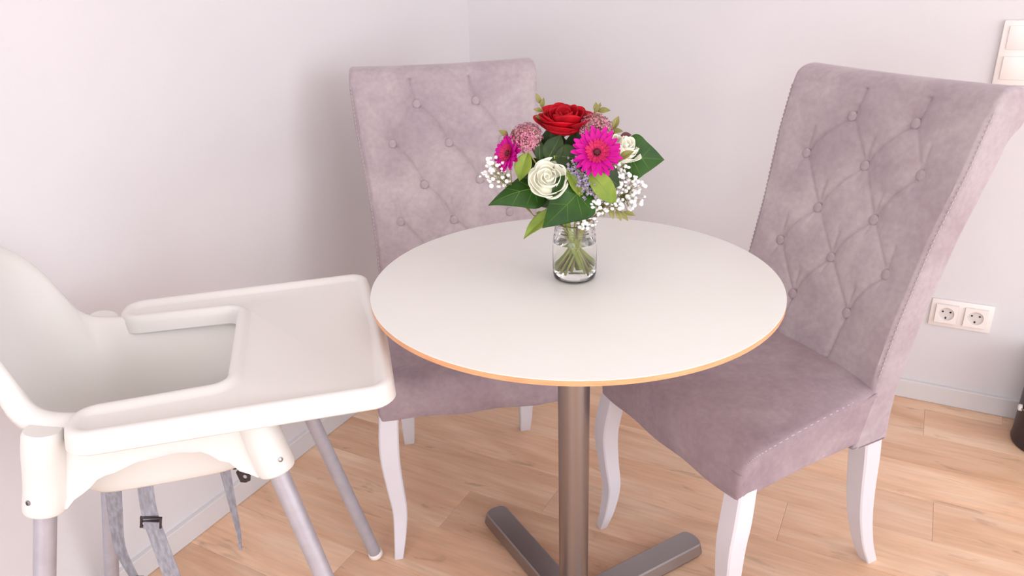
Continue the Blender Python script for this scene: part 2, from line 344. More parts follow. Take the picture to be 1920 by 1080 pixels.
def make_chair(loc, rz, label, rows, creases, group):
    ch = empty('dining_chair', loc, rz, label, 'chair', group)
    B_ = [b for r in rows for b in r]
    def disp(x, y, z, i):
        if i > NFR: return 0
        edge = min(1, max(0, (z - .47) / .05)) * min(1, max(0, (.985 - z) / .03))
        d = 0
        pit = 0
        for bx, bz in B_:
            r2v = (x - bx) ** 2 + (z - bz) ** 2
            if r2v < .006: pit = max(pit, .62 * exp(-r2v / .00045) + .38 * exp(-r2v / .0000 if False else -r2v / .0022))
        d -= .0105 * pit
        cr = 0
        for a, b, bow, dep in creases:
            if min(a[0], b[0]) - .02 < x < max(a[0], b[0]) + .02 and min(a[1], b[1]) - .02 < z < max(a[1], b[1]) + .02:
                q, t = seg_dist(x, z, a, b, bow)
                if q < .02: cr = max(cr, dep * (.0036 * exp(-(q / .0032) ** 2) + .0024 * exp(-(q / .0095) ** 2)))
        d -= cr
        d += .004 * edge + .0012 * noise.noise(Vector((x * 14, z * 14, rz)))
        return d
    profile_slab('backrest', BACK_PROF, back_hw, BEND, 150, ch, M_FAB, .011, disp, dropx=lambda x, h, i, z: -.006 * (1 - (x / h) ** 2) * max(0, min(1, (z - .93) / .08)))
    # covered buttons
    for bx, bz in B_:
        b = MB().lathe([(.0088, -.003), (.0100, 0), (.0102, .0012), (.0092, .0026), (.0060, .0036), (.0010, .0040)], 20).build('button', M_FAB, ch, 60)
        slope = .2624 + .1214 * (bz - .5)
        nrm = Vector((-2 * -.35 * bx * -1, -1, slope)).normalized()
        nrm = Vector((-.7 * bx, -1, slope)).normalized()
        b.location = Vector((bx, fy(bz) + BEND(bx), bz)) + nrm * (-.0075)
        b.rotation_euler = nrm.to_track_quat('Z', 'Y').to_euler()
    # seat
    top = spline([(-.217, .395, 0), (-.2165, .418, 0), (-.209, .437, 0), (-.192, .449, 0), (-.15, .457, 0), (-.05, .468, 0), (.06, .476, 0), (.115, .478, 0), (.150, .478, 0)], 56)
    prof = [(p.x, p.y) for p in top] + [(.150, .36), (-.05, .364), (-.19, .358), (-.205, .357), (-.2145, .362)]
    hwf = lambda y, z: .2175 - .0215 * max(0, min(1, (y + .2) / .34)) - .004 * max(0, (.44 - z) / .08)
    def sdisp(x, y, z, i):
        if i > 56: return 0
        f = max(0, 1 - (x / .2) ** 4) * max(0, min(1, (y + .215) / .08))
        return .006 * f + .0018 * noise.noise(Vector((x * 11, y * 11, rz + 3)))
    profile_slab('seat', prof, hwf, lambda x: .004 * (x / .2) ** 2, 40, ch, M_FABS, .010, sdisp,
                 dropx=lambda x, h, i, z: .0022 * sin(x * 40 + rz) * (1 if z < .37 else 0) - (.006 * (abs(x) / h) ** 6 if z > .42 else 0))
    # stitching: short pale dashes along both seat seams and the front edges of the back
    for sx in (-1, 1):
        st = MB(); pts = [(p.x, p.y) for p in top if -.2 < p.x < .13]
        for (y0, z0), (y1, z1) in zip(pts[::1], pts[1::1]):
            x = sx * (hwf(y0, z0) - .0045); q0 = Vector((x, y0 + .0015, z0 - .0085)); q1 = Vector((x, y0 + (y1 - y0) * .62, z0 + (z1 - z0) * .62 - .0085))
            if (q1 - q0).length > .0005: st.tube([q0, q1], .0012, 5)
        st.build('seat_seam', M_FAB2, ch)
        st = MB(); z = .5
        while z < .975:
            a = Vector((sx * (back_hw(0, z) - .0035), 0, z)); a.y = fy(z) + BEND(a.x) + .0018
            b = Vector((sx * (back_hw(0, z + .005) - .0035), 0, z + .005)); b.y = fy(b.z) + BEND(b.x) + .0018
            st.tube([a, b], .0011, 5); z += .0085
        st.build('back_seam', M_FAB2, ch)
    # legs
    def leg(P, Wd, Dp):
        V = []; k = len(P)
        for (x, y, z), w_, d_ in zip(P, Wd, Dp):
            c_ = .16
            for a, b in ((-1, -1 + c_), (-1 + c_, -1), (1 - c_, -1), (1, -1 + c_), (1, 1 - c_), (1 - c_, 1), (-1 + c_, 1), (-1, 1 - c_)): V.append((x + a * w_ / 2, y + b * d_ / 2, z))
        F = [(j * 8 + i, j * 8 + (i + 1) % 8, (j + 1) * 8 + (i + 1) % 8, (j + 1) * 8 + i) for j in range(k - 1) for i in range(8)] + [tuple(range(8)), tuple(range((k - 1) * 8, k * 8))]
        return mesh_obj('leg', V, F, M_WOODW, ch, 35)
    for sx in (-1, 1):
        ctl = [(.1935, -.186, .375), (.199, -.197, .31), (.200, -.203, .26), (.196, -.199, .19), (.192, -.192, .12), (.198, -.197, .05), (.205, -.207, .0)]
        P = spline([(sx * a, b, c) for a, b, c in ctl], 24)
        ws = spline([(.040, 0, 0), (.042, 0, 0), (.040, 0, 0), (.036, 0, 0), (.032, 0, 0), (.026, 0, 0), (.019, 0, 0)], 24); wl = [v.x for v in ws]
        leg(P, wl, wl)
        ctl = [(.158, .168, .375), (.160, .176, .3), (.160, .184, .22), (.161, .196, .14), (.163, .218, .06), (.1645, .245, .0)]
        P = spline([(sx * a, b, c) for a, b, c in ctl], 20)
        wl = [v.x for v in spline([(.046, 0, 0), (.045, 0, 0), (.042, 0, 0), (.038, 0, 0), (.033, 0, 0), (.028, 0, 0)], 20)]
        leg(P, wl, [v * 1.0 for v in wl])
    return ch
def creases_for(rows, diag, topline=True):
    C_ = []
    top, r2_, r3, r4, *rest = rows; r5 = rest[0] if rest else None
    def link(a, b, bow, dep): C_.append((a, b, bow, dep))
    seq = [top, r2_, r3, r4] + ([r5] if r5 else [])
    for i in range(len(seq) - 1):
        U, D = seq[i], seq[i + 1]
        for a in U:
            for b in D:
                if abs(a[0] - b[0]) < .1:
                    right_up = a[0] > b[0]
                    strong = (right_up if diag > 0 else not right_up)
                    link(b, a, .006 if right_up else -.006, 1.0 if strong else .5)
    for i, r in enumerate(seq):
        for bx, bz in r:
            if i == 0: link((bx, bz), (bx + .012 * diag, .99), -.004 * diag, .95)
            else: link((bx, bz), (bx + .004 * diag, bz + .05), 0, .6); link((bx, bz), (bx - .006, bz - .03), 0, .35)
    if r5:
        for bx, bz in r5: link((bx, bz), (bx - .01 * diag, .47), .004, .9)
    return C_
ROWS_R = [[(-.061, .929), (.077, .936)], [(-.136, .845), (.004, .846), (.125, .854)], [(-.068, .748), (.063, .757)], [(-.131, .664), (-.001, .665), (.129, .673)], [(-.061, .569), (.075, .578)]]
ROWS_L = [[(-.07, .927), (.071, .927)], [(-.135, .842), (-.001, .835), (.129, .835)], [(-.068, .744), (.066, .747)], [(-.133, .664), (-.004, .657), (.133, .667)], [(-.068, .574), (.068, .574)]]
make_chair((.4695, 1.3409, 0), -1.1104, 'grey-mauve tufted dining chair right of the table, near the double wall socket', ROWS_R, creases_for(ROWS_R, 1), 'tufted dining chairs at the round table')
make_chair((-.1035, 1.5895, 0), .1477, 'grey-mauve tufted dining chair standing in the room corner behind the table and bouquet', ROWS_L, creases_for(ROWS_L, -1), 'tufted dining chairs at the round table')

# ------------------------------------------------------------------ high chair
HX, HY, HR = -.5337, 1.0369, .2479
hc = empty('high_chair', (HX, HY, 0), HR, 'cream plastic high chair with grey tube legs and clip-on tray, left of the table', 'high chair')
rimh = [(-.228, 0, .886), (-.225, .048, .882), (-.212, .088, .866), (-.192, .112, .836), (-.172, .125, .798), (-.157, .133, .760), (-.144, .140, .727), (-.124, .146, .706), (-.09, .150, .697), (-.03, .152, .690), (.03, .152, .684), (.08, .148, .670), (.114, .134, .638), (.130, .10, .598), (.135, .05, .575), (.136, 0, .570)]
both = [(-.120, 0), (-.120, .040), (-.118, .075), (-.114, .092), (-.106, .102), (-.095, .108), (-.08, .111), (-.06, .112), (-.035, .112), (-.01, .112), (.03, .111), (.07, .108), (.10, .096), (.11, .078), (.112, .042), (.112, 0)]
rim = rimh + [(x, -y, z) for x, y, z in rimh[-2:0:-1]]; bot = both + [(x, -y) for x, y in both[-2:0:-1]]
NR = 112; PANZ = .542
rimS = spline(rim, NR, True); botS = spline([(x, y, PANZ) for x, y in bot], NR, True)
V = []; rings = []
def addring(P): rings.append(len(V)); V.extend(P)
for f in (.0, .35, .7, .9): addring([Vector((b.x * f + .01 * (1 - f), b.y * f, PANZ + .0 * f)) if f else Vector((.01 + .0001 * cos(2 * pi * i / NR), .0001 * sin(2 * pi * i / NR), PANZ)) for i, b in enumerate(botS)])
for k in range(0, 19):
    s_ = k / 18; fv = s_ ** 1.45; pw = lambda r: 1.0 + 1.1 * min(1, abs(r.y) / .15) ** 5 if s_ > 0 else 1
    FH = lambda r: max(0, .10 * min(1, s_ * 6) + .90 * s_ ** pw(r))
    addring([Vector((b.x + (r.x - b.x) * FH(r), b.y + (r.y - b.y) * FH(r), b.z + (r.z - b.z) * fv)) for b, r in zip(botS, rimS)])
outd = []
for i in range(NR):
    t = (rimS[(i + 1) % NR] - rimS[i - 1]).normalized(); u_ = (rimS[i] - botS[i]); o_ = (u_ - t * u_.dot(t)).normalized()
    hz = Vector((rimS[i].x + .02, rimS[i].y, 0)); side = (hz - t * hz.dot(t)); side = (side - o_ * side.dot(o_)).normalized()
    outd.append((o_, side))
for a, b in ((.003, .004), (.004, .012), (.002, .020), (-.004, .0255), (-.016, .0270)):
    addring([rimS[i] + outd[i][0] * a + outd[i][1] * b for i in range(NR)])
F = []
for a, b in zip(rings, rings[1:]):
    for i in range(NR): F.append((a + i, a + (i + 1) % NR, b + (i + 1) % NR, b + i))
shell = mesh_obj('seat_shell', V, F, M_PLAST, hc, 80)
sm = shell.modifiers.new('wall thickness', 'SOLIDIFY'); sm.thickness = .004; sm.offset = 0
# leg geometry (straight splayed tubes)
AXL = {}
for fx, nm in ((1, 'front'), (-1, 'rear')):
    for sy in (1, -1):
        foot = Vector((.280 if fx > 0 else -.272, sy * .258, 0)); top = Vector((.1702 if fx > 0 else -.1615, sy * .1925, .5)); AXL[(fx, sy)] = (foot, top)
def axpt(k, z): f, t = AXL[k]; return f + (t - f) * (z / .5)
for k in AXL:
    f_ = axpt(k, .010); t_ = axpt(k, .66); d = (t_ - f_).normalized()
    lg = MB().tube([f_, t_], .0138, 24).build('leg', M_TUBE, hc, 30)
    ft = MB(); q = d.to_track_quat('Z', 'Y').to_matrix().to_4x4(); q.translation = axpt(k, 0) + Vector((0, 0, .001))
    ft.lathe([(.006, .002), (.0125, .0035), (.0158, .008), (.0158, .016), (.0142, .019)], 24, q)
    fo = ft.build('foot_cap', M_FOOT, lg, 50)
    zmin = min(v.co.z for v in fo.data.vertices); fo.location.z -= zmin
    so = MB(); b0 = axpt(k, .578); b1 = axpt(k, .622); b2 = Vector((axpt(k, .66).x, k[1] * .1800, .665)); b3 = Vector((axpt(k, .69).x, k[1] * .1785, .697))
    if k[0] > 0: b2 = axpt(k, .645); b3 = axpt(k, .668)
    P = [b0 - d * .0005, b0, b0 + d * .0012, b0 + d * .004] + spline([b0 + d * .010, b1, b2, b3], 12)
    so.tube(P, [.0150, .0235, .0256, .0266] + [.0268, .0267, .0266, .0265, .0264, .0262, .0258, .0255, .0252, .025, .0245, .024, .0215], 36)
    s_o = so.build('leg_socket', M_PLAST, hc, 60)
    # screw on the outer face of the socket
    out = Vector((k[0] * .55, k[1] * .85, 0)).normalized(); out = (out - d * out.dot(d)).normalized()
    qm = out.to_track_quat('Z', 'Y').to_matrix().to_4x4(); qm.translation = axpt(k, .60) + out * .0245
    MB().lathe([(.0038, 0), (.0036, .0028), (.002, .0032), (.0018, .0020)], 14, qm).build('screw', M_SCREW, s_o, 40)
# side panels between the sockets, with arched lower edge
for sy in (1, -1):
    xs = [-.137 + k * .011 for k in range(27)]
    arch = [(-.14, .578), (-.117, .580), (-.096, .598), (-.061, .621), (-.01, .634), (.03, .637), (.06, .632), (.09, .610), (.112, .586), (.13, .575), (.16, .575)]
    def az(x):
        for (a, b), (c, d) in zip(arch, arch[1:]):
            if x <= c: f = (x - a) / (c - a); f = f * f * (3 - 2 * f); return b + (d - b) * f
        return arch[-1][1]
    V = []; nz = 8
    for lay in (0, 1):
        for x in xs:
            for j in range(nz + 1):
                f = j / nz; zb = az(x); zt = .688; z = zb + (zt - zb) * f
                yy = .1925 + (.5 - z) * .131 + .012 - .010 * ((x - .0) / .15) ** 2 + (.004 if z < zb + .004 else 0)
                V.append((x, sy * (yy - lay * .005), z))
    n1 = nz + 1; c = len(xs); S_ = c * n1; F = []
    for L_ in (0, S_):
        for i in range(c - 1):
            for j in range(nz): F.append((L_ + i * n1 + j, L_ + (i + 1) * n1 + j, L_ + (i + 1) * n1 + j + 1, L_ + i * n1 + j + 1))
    for i in range(c - 1):
        for j in (0, nz): F.append((i * n1 + j, (i + 1) * n1 + j, S_ + (i + 1) * n1 + j, S_ + i * n1 + j))
    for i in (0, c - 1):
        for j in range(nz): F.append((i * n1 + j, i * n1 + j + 1, S_ + i * n1 + j + 1, S_ + i * n1 + j))
    sp = mesh_obj('side_panel', V, F, M_PLAST, hc, 50)
    # raised handle lip below the tray
    top_ = .680; pts = [(-.040, .652), (-.028, .660), (-.010, .664), (.015, .665), (.052, .665)]
    V = []
    outl = [(x, z - .004) for x, z in pts] + [(.057, .668), (.057, top_), (-.046, top_)]
    for d_ in (.0, .0045):
        for x, z in outl: V.append((x, sy * (.1925 + (.5 - z) * .131 + .012 - .010 * (x / .15) ** 2 + d_), z))
    n = len(outl); F = [(i, (i + 1) % n, n + (i + 1) % n, n + i) for i in range(n)] + [tuple(range(n, 2 * n)), tuple(range(n))]
    mesh_obj('handle_lip', V, F, M_PLAST, sp, 30)
# tray: U-shaped rounded outline, raised rim, deeper skirt
def rounded(poly, radii, n=8):
    P = []; k = len(poly)
    for i in range(k):
        p = Vector(poly[i]); a = (Vector(poly[i - 1]) - p).normalized(); b = (Vector(poly[(i + 1) % k]) - p).normalized(); r = radii[i]
        ang = a.angle(b); d = r / math.tan(ang / 2); c_ = p + (a + b).normalized() * (r / sin(ang / 2)); s0 = p + a * d; s1 = p + b * d
        v0 = s0 - c_; v1 = s1 - c_; th = v0.angle_signed(v1) if v0.length > 0 else 0
        for j in range(n + 1):
            x = -th * j / n; P.append(c_ + Vector((v0.x * cos(x) - v0.y * sin(x), v0.x * sin(x) + v0.y * cos(x))))
    return P
TWx0, TWx1, TWy, NIy, NIx = -.092, .330, .2215, .131, .101
poly = [(TWx0, -TWy), (TWx1 - .006, -TWy), (TWx1 + .004, 0), (TWx1 - .006, TWy), (TWx0, TWy), (TWx0, NIy + .010), (NIx, NIy), (NIx, -NIy), (TWx0, -NIy - .010)]
base = rounded(poly, [.036, .032, .9, .032, .036, .034, .022, .022, .034], 10)
nb = len(base)
def offs(P, d):
    out = []
    for i in range(len(P)):
        t = (P[(i + 1) % nb] - P[i - 1]).normalized(); out.append(P[i] + Vector((-t.y, t.x)) * d)
    return out
# drop near-duplicate points
bb = []
for p in base:
    if not bb or (p - bb[-1]).length > .0006: bb.append(p)
base = bb; nb = len(base)
rings_t = [(.0035, -.027), (-.0005, -.031), (-.0035, -.028), (-.001, -.012), (.001, -.004), (.0045, -.0008), (.009, 0), (.0135, -.001), (.0175, -.0045), (.0205, -.0075), (.0235, -.0085)]
V = []; F = []
for d, z in rings_t:
    for p in offs(base, d): V.append((p.x, p.y, .704 + z))
for j in range(len(rings_t) - 1):
    for i in range(nb): F.append((j * nb + i, j * nb + (i + 1) % nb, (j + 1) * nb + (i + 1) % nb, (j + 1) * nb + i))
tv = len(V)
inner = [Vector(v) for v in V[-nb:]]
F.append(tuple(range(tv - nb, tv)))
tray = mesh_obj('tray', V, F, M_PLAST, hc, 45)
# harness straps hanging below the seat
def ribbon(P, wd, ax, name, parent, m, th=.0016):
    P = spline(P, 24); V = []; F = []
    for i, p in enumerate(P):
        w_ = wd[0] + (wd[1] - wd[0]) * i / (len(P) - 1); t = (P[min(i + 1, 24)] - P[max(0, i - 1)]).normalized(); a = Vector(ax(i / 24)); a = (a - t * a.dot(t)).normalized(); n_ = t.cross(a)
        for su, sv in ((-1, -1), (1, -1), (1, 1), (-1, 1)): V.append(p + a * su * w_ / 2 + n_ * sv * th / 2)
    for j in range(len(P) - 1):
        for i in range(4): F.append((j * 4 + i, j * 4 + (i + 1) % 4, (j + 1) * 4 + (i + 1) % 4, (j + 1) * 4 + i))
    F += [(0, 1, 2, 3), tuple(range(len(V) - 4, len(V)))]
    return mesh_obj(name, V, F, m, parent, 30)
s1 = ribbon([(-.088, -.085, .545), (-.100, -.08, .474), (-.106, -.08, .413), (-.098, -.08, .355), (-.085, -.08, .30)], (.024, .008), lambda f: (1, .15 + f * 1.6, 0), 'strap', hc, M_STRAP)
MB().box((-.094, -.08, .345), (.014, .006, .020), Matrix.Rotation(.25, 3, 'Y'), .0015).build('adjuster', M_BLACKP, s1)
s2 = ribbon([(-.042, -.10, .545), (-.047, -.10, .487), (-.045, -.10, .435), (-.040, -.10, .367), (-.034, -.10, .30)], (.021, .024), lambda f: (1, .1, 0), 'strap', hc, M_STRAP)
bk = MB()
R_ = Matrix.Rotation(.22, 3, 'Y') @ Matrix.Rotation(-.1, 3, 'Z'); bc = Vector((-.0475, -.1035, .470))
for o_, d_ in (((0, 0, .008), (.031, .004, .0035)), ((0, 0, -.008), (.031, .004, .0035)), ((-.0135, 0, 0), (.0035, .004, .018)), ((.0135, 0, 0), (.0035, .004, .018)), ((0, .001, .001), (.029, .003, .003))): bk.box(bc + R_ @ Vector(o_), d_, R_, .0008)
bk.build('buckle', M_BLACKP, s2)
MB().box((-.0475, -.1055, .4655), (.0225, .0025, .013), R_, .0008).build('buckle_fold', M_STRAP, s2)
s3 = ribbon([(.066, -.08, .545), (.066, -.08, .497), (.066, -.08, .45), (.066, -.078, .405), (.064, -.078, .378)], (.017, .006), lambda f: (1, .3 + f * 1.2, 0), 'strap', hc, M_STRAP)
MB().box((.0635, -.078, .374), (.005, .004, .014), None, .001).build('strap_tip', M_STRAP, s3)
# black slotted clip under the seat front
cl = MB(); V = []
outl = [(-.012, .0), (.014, -.004), (.011, -.014), (.008, -.030), (-.006, -.031), (-.009, -.018)]
hole = [(.001 + .0032 * cos(a * pi / 4), -.0205 + .005 * sin(a * pi / 4)) for a in range(8)]
def loopmatch(o, n=8):
    c0 = Vector((.001, -.0205)); out = []
    for a in range(n):
        d = Vector((cos(a * pi / 4), sin(a * pi / 4))); best = None
        for i in range(len(o)):
            p, q = Vector(o[i]), Vector(o[(i + 1) % len(o)]); e = q - p; den = d.x * e.y - d.y * e.x
            if abs(den) < 1e-9: continue
            w_ = p - c0; t = (w_.x * e.y - w_.y * e.x) / den; u_ = (w_.x * d.y - w_.y * d.x) / den
            if t > 0 and -1e-6 <= u_ <= 1 + 1e-6: best = c0 + d * t
        out.append(best)
    return out
oo = loopmatch(outl)
for th in (-.002, .002):
    for p in oo: V.append((p[0], th, p[1]))
    for p in hole: V.append((p[0], th, p[1]))
F = []
for i in range(8):
    j = (i + 1) % 8
    F += [(i, j, 8 + j, 8 + i), (16 + i, 16 + j, 24 + j, 24 + i), (i, j, 16 + j, 16 + i), (8 + i, 8 + j, 24 + j, 24 + i)]
clip = mesh_obj('clip', V, F, M_BLACKP, hc, 30); clip.location = (.088, -.06, .512)
MB().box((.088, -.06, .517), (.028, .012, .012), None, .002).build('clip_base', M_BLACKP, hc)

# ------------------------------------------------------------------ wall fittings on the right wall (local frame: x along wall, y into the wall, z up)
def fitting(name, s, z, label, cat):
    o = empty(name, W(s, -BT, z), ROT_ROOM, label, cat); return o       # -y local faces the room
so = fitting('wall_socket', 1.542, .285, 'white double wall socket low on the right wall behind the chair', 'socket')
MB().box((0, -.0033, 0), (.152, .0066, .081), None, .0025).build('frame', M_SOCKET, so, 30)
Rx = Matrix.Rotation(pi / 2, 4, 'X')
for cx in (-.0355, .0355):
    # square insert with recessed round well
    b = MB(); n = 32; rw = .0195; hs = .0275; V = []; sq = []
    for i in range(n):
        a = 2 * pi * i / n; k_ = 1 / max(abs(cos(a)), abs(sin(a))); sq.append((hs * cos(a) * k_, hs * sin(a) * k_))
    for y, pts in ((-.009, sq), (-.0122, [(x * .985, z * .985) for x, z in sq]), (-.0122, [(rw * cos(2 * pi * i / n), rw * sin(2 * pi * i / n)) for i in range(n)]), (-.001 - .008 + .0015, [(rw * .96 * cos(2 * pi * i / n), rw * .96 * sin(2 * pi * i / n)) for i in range(n)])):
        V += [(x + cx, y, z) for x, z in pts]
    F = [(j * n + i, j * n + (i + 1) % n, (j + 1) * n + (i + 1) % n, (j + 1) * n + i) for j in range(3) for i in range(n)]
    ins = mesh_obj('socket_insert', V, F, M_SOCKET, so, 40)
    q = Matrix.Translation((cx, -.0105, 0)) @ Rx
    MB().lathe([(.0187, -.0035), (.0187, .0004)], 32, Matrix.Translation((cx, -.0070, 0)) @ Rx).build('socket_well', M_WELL, ins)
    for hx in (-.0095, .0095):
        MB().lathe([(.0026, 0), (.0026, .0009)], 12, Matrix.Translation((cx + hx, -.0073, .0055)) @ Rx).build('contact_hole', M_HOLE, ins)
    MB().box((cx, -.0078, -.0125), (.004, .0016, .006), None, .0004).build('earth_contact', M_HOLE, ins)
    MB().box((cx, -.0078, .0160), (.004, .0016, .003), None, .0004).build('earth_contact', M_WELL, ins)
sw = fitting('light_switch', 1.5395, .988, 'white two-gang light switch on the right wall above the chair back', 'switch')
MB().box((0, -.005, 0), (.081, .010, .152), None, .003).build('frame', M_SOCKET, sw, 30)
for cz in (-.0345, .0365):
    b = MB().box((.0, -.0105, cz), (.055, .007, .055), Matrix.Rotation(.03, 3, 'X'), .0015).build('rocker', M_SOCKET, sw, 30)

# ------------------------------------------------------------------ black bin at the right edge
bn = empty('waste_bin', W(1.797, .105, 0), ROT_ROOM, 'black round waste bin on the floor against the right wall, cut by the frame edge', 'bin')
MB().lathe([(.082, 0), (.088, .002), (.0905, .010), (.0885, .02), (.0865, .24), (.088, .246), (.0845, .246), (.083, .03), (.0, .02)], 48, None, True, False).build('body', M_BLACKP, bn, 40)
pv = Matrix.Translation((-.087, -.024, .108)) @ Matrix.Rotation(-pi / 2, 4, 'Y') @ Matrix.Rotation(.0, 4, 'X')
MB().lathe([(.009, -.003), (.009, .004), (.006, .006), (.0005, .0062)], 20, pv).build('handle_pivot', M_FOOT, bn, 50)
hd = [(-.0905 * cos(a), -.024 + 0 * a, .108 + .0 * a) for a in (0,)]
P = [(-.091 + .182 * k / 20, -.024 - .085 * sin(pi * k / 20), .108 + .01 * sin(pi * k / 20)) for k in range(21)]
MB().tube(P, .0018, 8).build('handle', M_SCREW, bn)
# ------------------------------------------------------------------ glass jar with the bouquet
VB = Vector((.1056, 1.185, TZ))
VIEW = Vector((-.08, -.92, .36)).normalized()
M_GLASS = mat('clear_glass', (1, 1, 1, 1), .02, 0, Transmission_Weight=1.0, IOR=1.38)
M_WATER = mat('water', (.98, 1.0, .96, 1), .0, 0, Transmission_Weight=1.0, IOR=1.33)
jar = empty('glass_jar', VB, 0, 'small clear glass jar with screw-thread neck standing in the middle of the table', 'vase')
jo = [(.022, .0002), (.030, .0003), (.0345, .004), (.0362, .011), (.0366, .02), (.0366, .064), (.0362, .070), (.0345, .0755), (.0325, .0785), (.0318, .0805), (.0335, .0825), (.0335, .0845), (.0315, .086), (.0315, .088), (.0325, .0895), (.0315, .0915), (.0315, .0945), (.0322, .0965), (.0318, .0985), (.0304, .0990)]
ji = [(.0296, .0984), (.0294, .0940), (.0294, .082), (.0308, .0780), (.0332, .0735), (.0346, .068), (.0350, .060), (.0350, .016), (.0338, .008), (.029, .0040), (.010, .0032)]
MB().lathe(jo + ji, 64).build('jar_body', M_GLASS, jar, 60)
MB().lathe([(.0100, .0035), (.0286, .0043), (.0334, .0082), (.0347, .0162), (.0347, .060), (.0345, .0655)], 48).build('water', M_WATER, jar, 50)

def vmat(name, a, b_, scale, rough=.5, **kw): return varied(name, srgb(*a), srgb(*b_), scale, rough, **kw)
M_RED = vmat('red_petal', (196, 10, 32), (160, 6, 26), 30, .6, Specular_IOR_Level=.2)
M_WHT = vmat('ivory_petal', (252, 250, 238), (247, 244, 222), 30, .55, Subsurface_Weight=.1, Subsurface_Scale=.004)
M_MAG = vmat('magenta_petal', (208, 12, 158), (190, 8, 134), 60, .6, Specular_IOR_Level=.2)
M_MAGC = vmat('crimson_floret', (214, 24, 96), (150, 10, 60), 500, .7, lo=.4, hi=.6)
M_MAGD = mat('dark_floret', srgb(86, 16, 34), .8)
M_SED = vmat('dusty_pink_floret', (222, 142, 168), (176, 84, 116), 260, .7, lo=.4, hi=.6)
M_SEDST = mat('sedum_stalk', srgb(150, 140, 96), .7)
M_GYP = mat('white_blossom', srgb(250, 247, 246), .7)
M_STAT = vmat('lavender_floret', (212, 202, 218), (156, 142, 172), 300, .7, lo=.4, hi=.6)
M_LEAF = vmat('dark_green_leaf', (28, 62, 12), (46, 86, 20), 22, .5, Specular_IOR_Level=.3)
M_LEAFD = vmat('dull_green_leaf', (32, 50, 22), (54, 76, 36), 30, .5, Specular_IOR_Level=.3)  # dull green of the inner leaves and calyxes
M_LEAFY = vmat('yellow_green_leaf', (104, 128, 40), (136, 154, 62), 26, .5, Specular_IOR_Level=.3)
M_OLIVE = vmat('olive_leaflet', (112, 112, 50), (146, 138, 74), 60, .5)
M_DRED = mat('dark_red_leaf', srgb(92, 42, 48), .5)
M_RIB = mat('pale_leaf_vein', srgb(88, 122, 46), .5)
M_STEM = vmat('green_stem', (150, 164, 72), (176, 180, 96), 60, .45)
M_STEMB = vmat('brown_stem', (128, 104, 84), (150, 126, 98), 60, .55)

def flower(name, label, cat, group=None):
    return empty(name, VB, 0, label, cat, group)
NSTEM = [0]
def stem(parent, head, radius=.0018, m=None, dir_=None, zend=None):
    k = NSTEM[0]; NSTEM[0] += 1; rr = random.Random(k * 13 + 5)
    a = math.atan2(head[1] - .0, head[0]) + rr.uniform(-.5, .5)
    q = .008 + .012 * rr.random()
    N = Vector((q * cos(a), q * sin(a), .090)); b = a + pi + rr.uniform(-.9, .9); rb = .014 + .013 * rr.random()
    Bm = Vector((rb * cos(b), rb * sin(b), zend if zend is not None else .011 + .012 * rr.random()))
    H = Vector(head); mid = N + (H - N) * .45; mid.x = N.x + (H.x - N.x) * .35; mid.y = N.y + (H.y - N.y) * .35
    P = spline([H, mid, N, N.lerp(Bm, .5), Bm], 28)
    return MB().tube(P, [radius * (.9 + .75 * i / 28) for i in range(29)], 8).build('stem', m or M_STEM, parent, 60)

def petal_mesh(R, H, span, reflex, cup, nu=10, nv=8, seed=0, r0=.12):
    """petal of a rose, standing round the z axis; outer radius R, height H"""
    V = []; F = []; rr = random.Random(seed); ph = rr.uniform(0, 6)
    for j in range(nv + 1):
        v = j / nv; wv = (v ** .45) * (1 - .12 * v ** 3)
        for i in range(nu + 1):
            u = i / nu * 2 - 1; th = u * span / 2 * wv
            edge = 1 - .20 * (abs(u) ** 2.6) * v * v
            h = H * (v * edge)
            rho = R * (r0 + (1 - r0) * (1 - (1 - v) ** cup))
            if reflex: rho += R * reflex * max(0, v - .62) ** 1.5 * 2.0 * (1 - .25 * abs(u)); h -= H * reflex * max(0, v - .72) ** 1.4 * 2.2
            rho *= 1 + .030 * sin(u * 5 + ph) * v - .10 * u * u * v
            V.append((rho * cos(th), rho * sin(th), h + .02 * H * sin(u * 5 + ph) * v))
    for j in range(nv):
        for i in range(nu): F.append((j * (nu + 1) + i, j * (nu + 1) + i + 1, (j + 1) * (nu + 1) + i + 1, (j + 1) * (nu + 1) + i))
    me = bpy.data.meshes.new('petal'); me.from_pydata(V, [], F); me.polygons.foreach_set('use_smooth', [True] * len(F)); return me
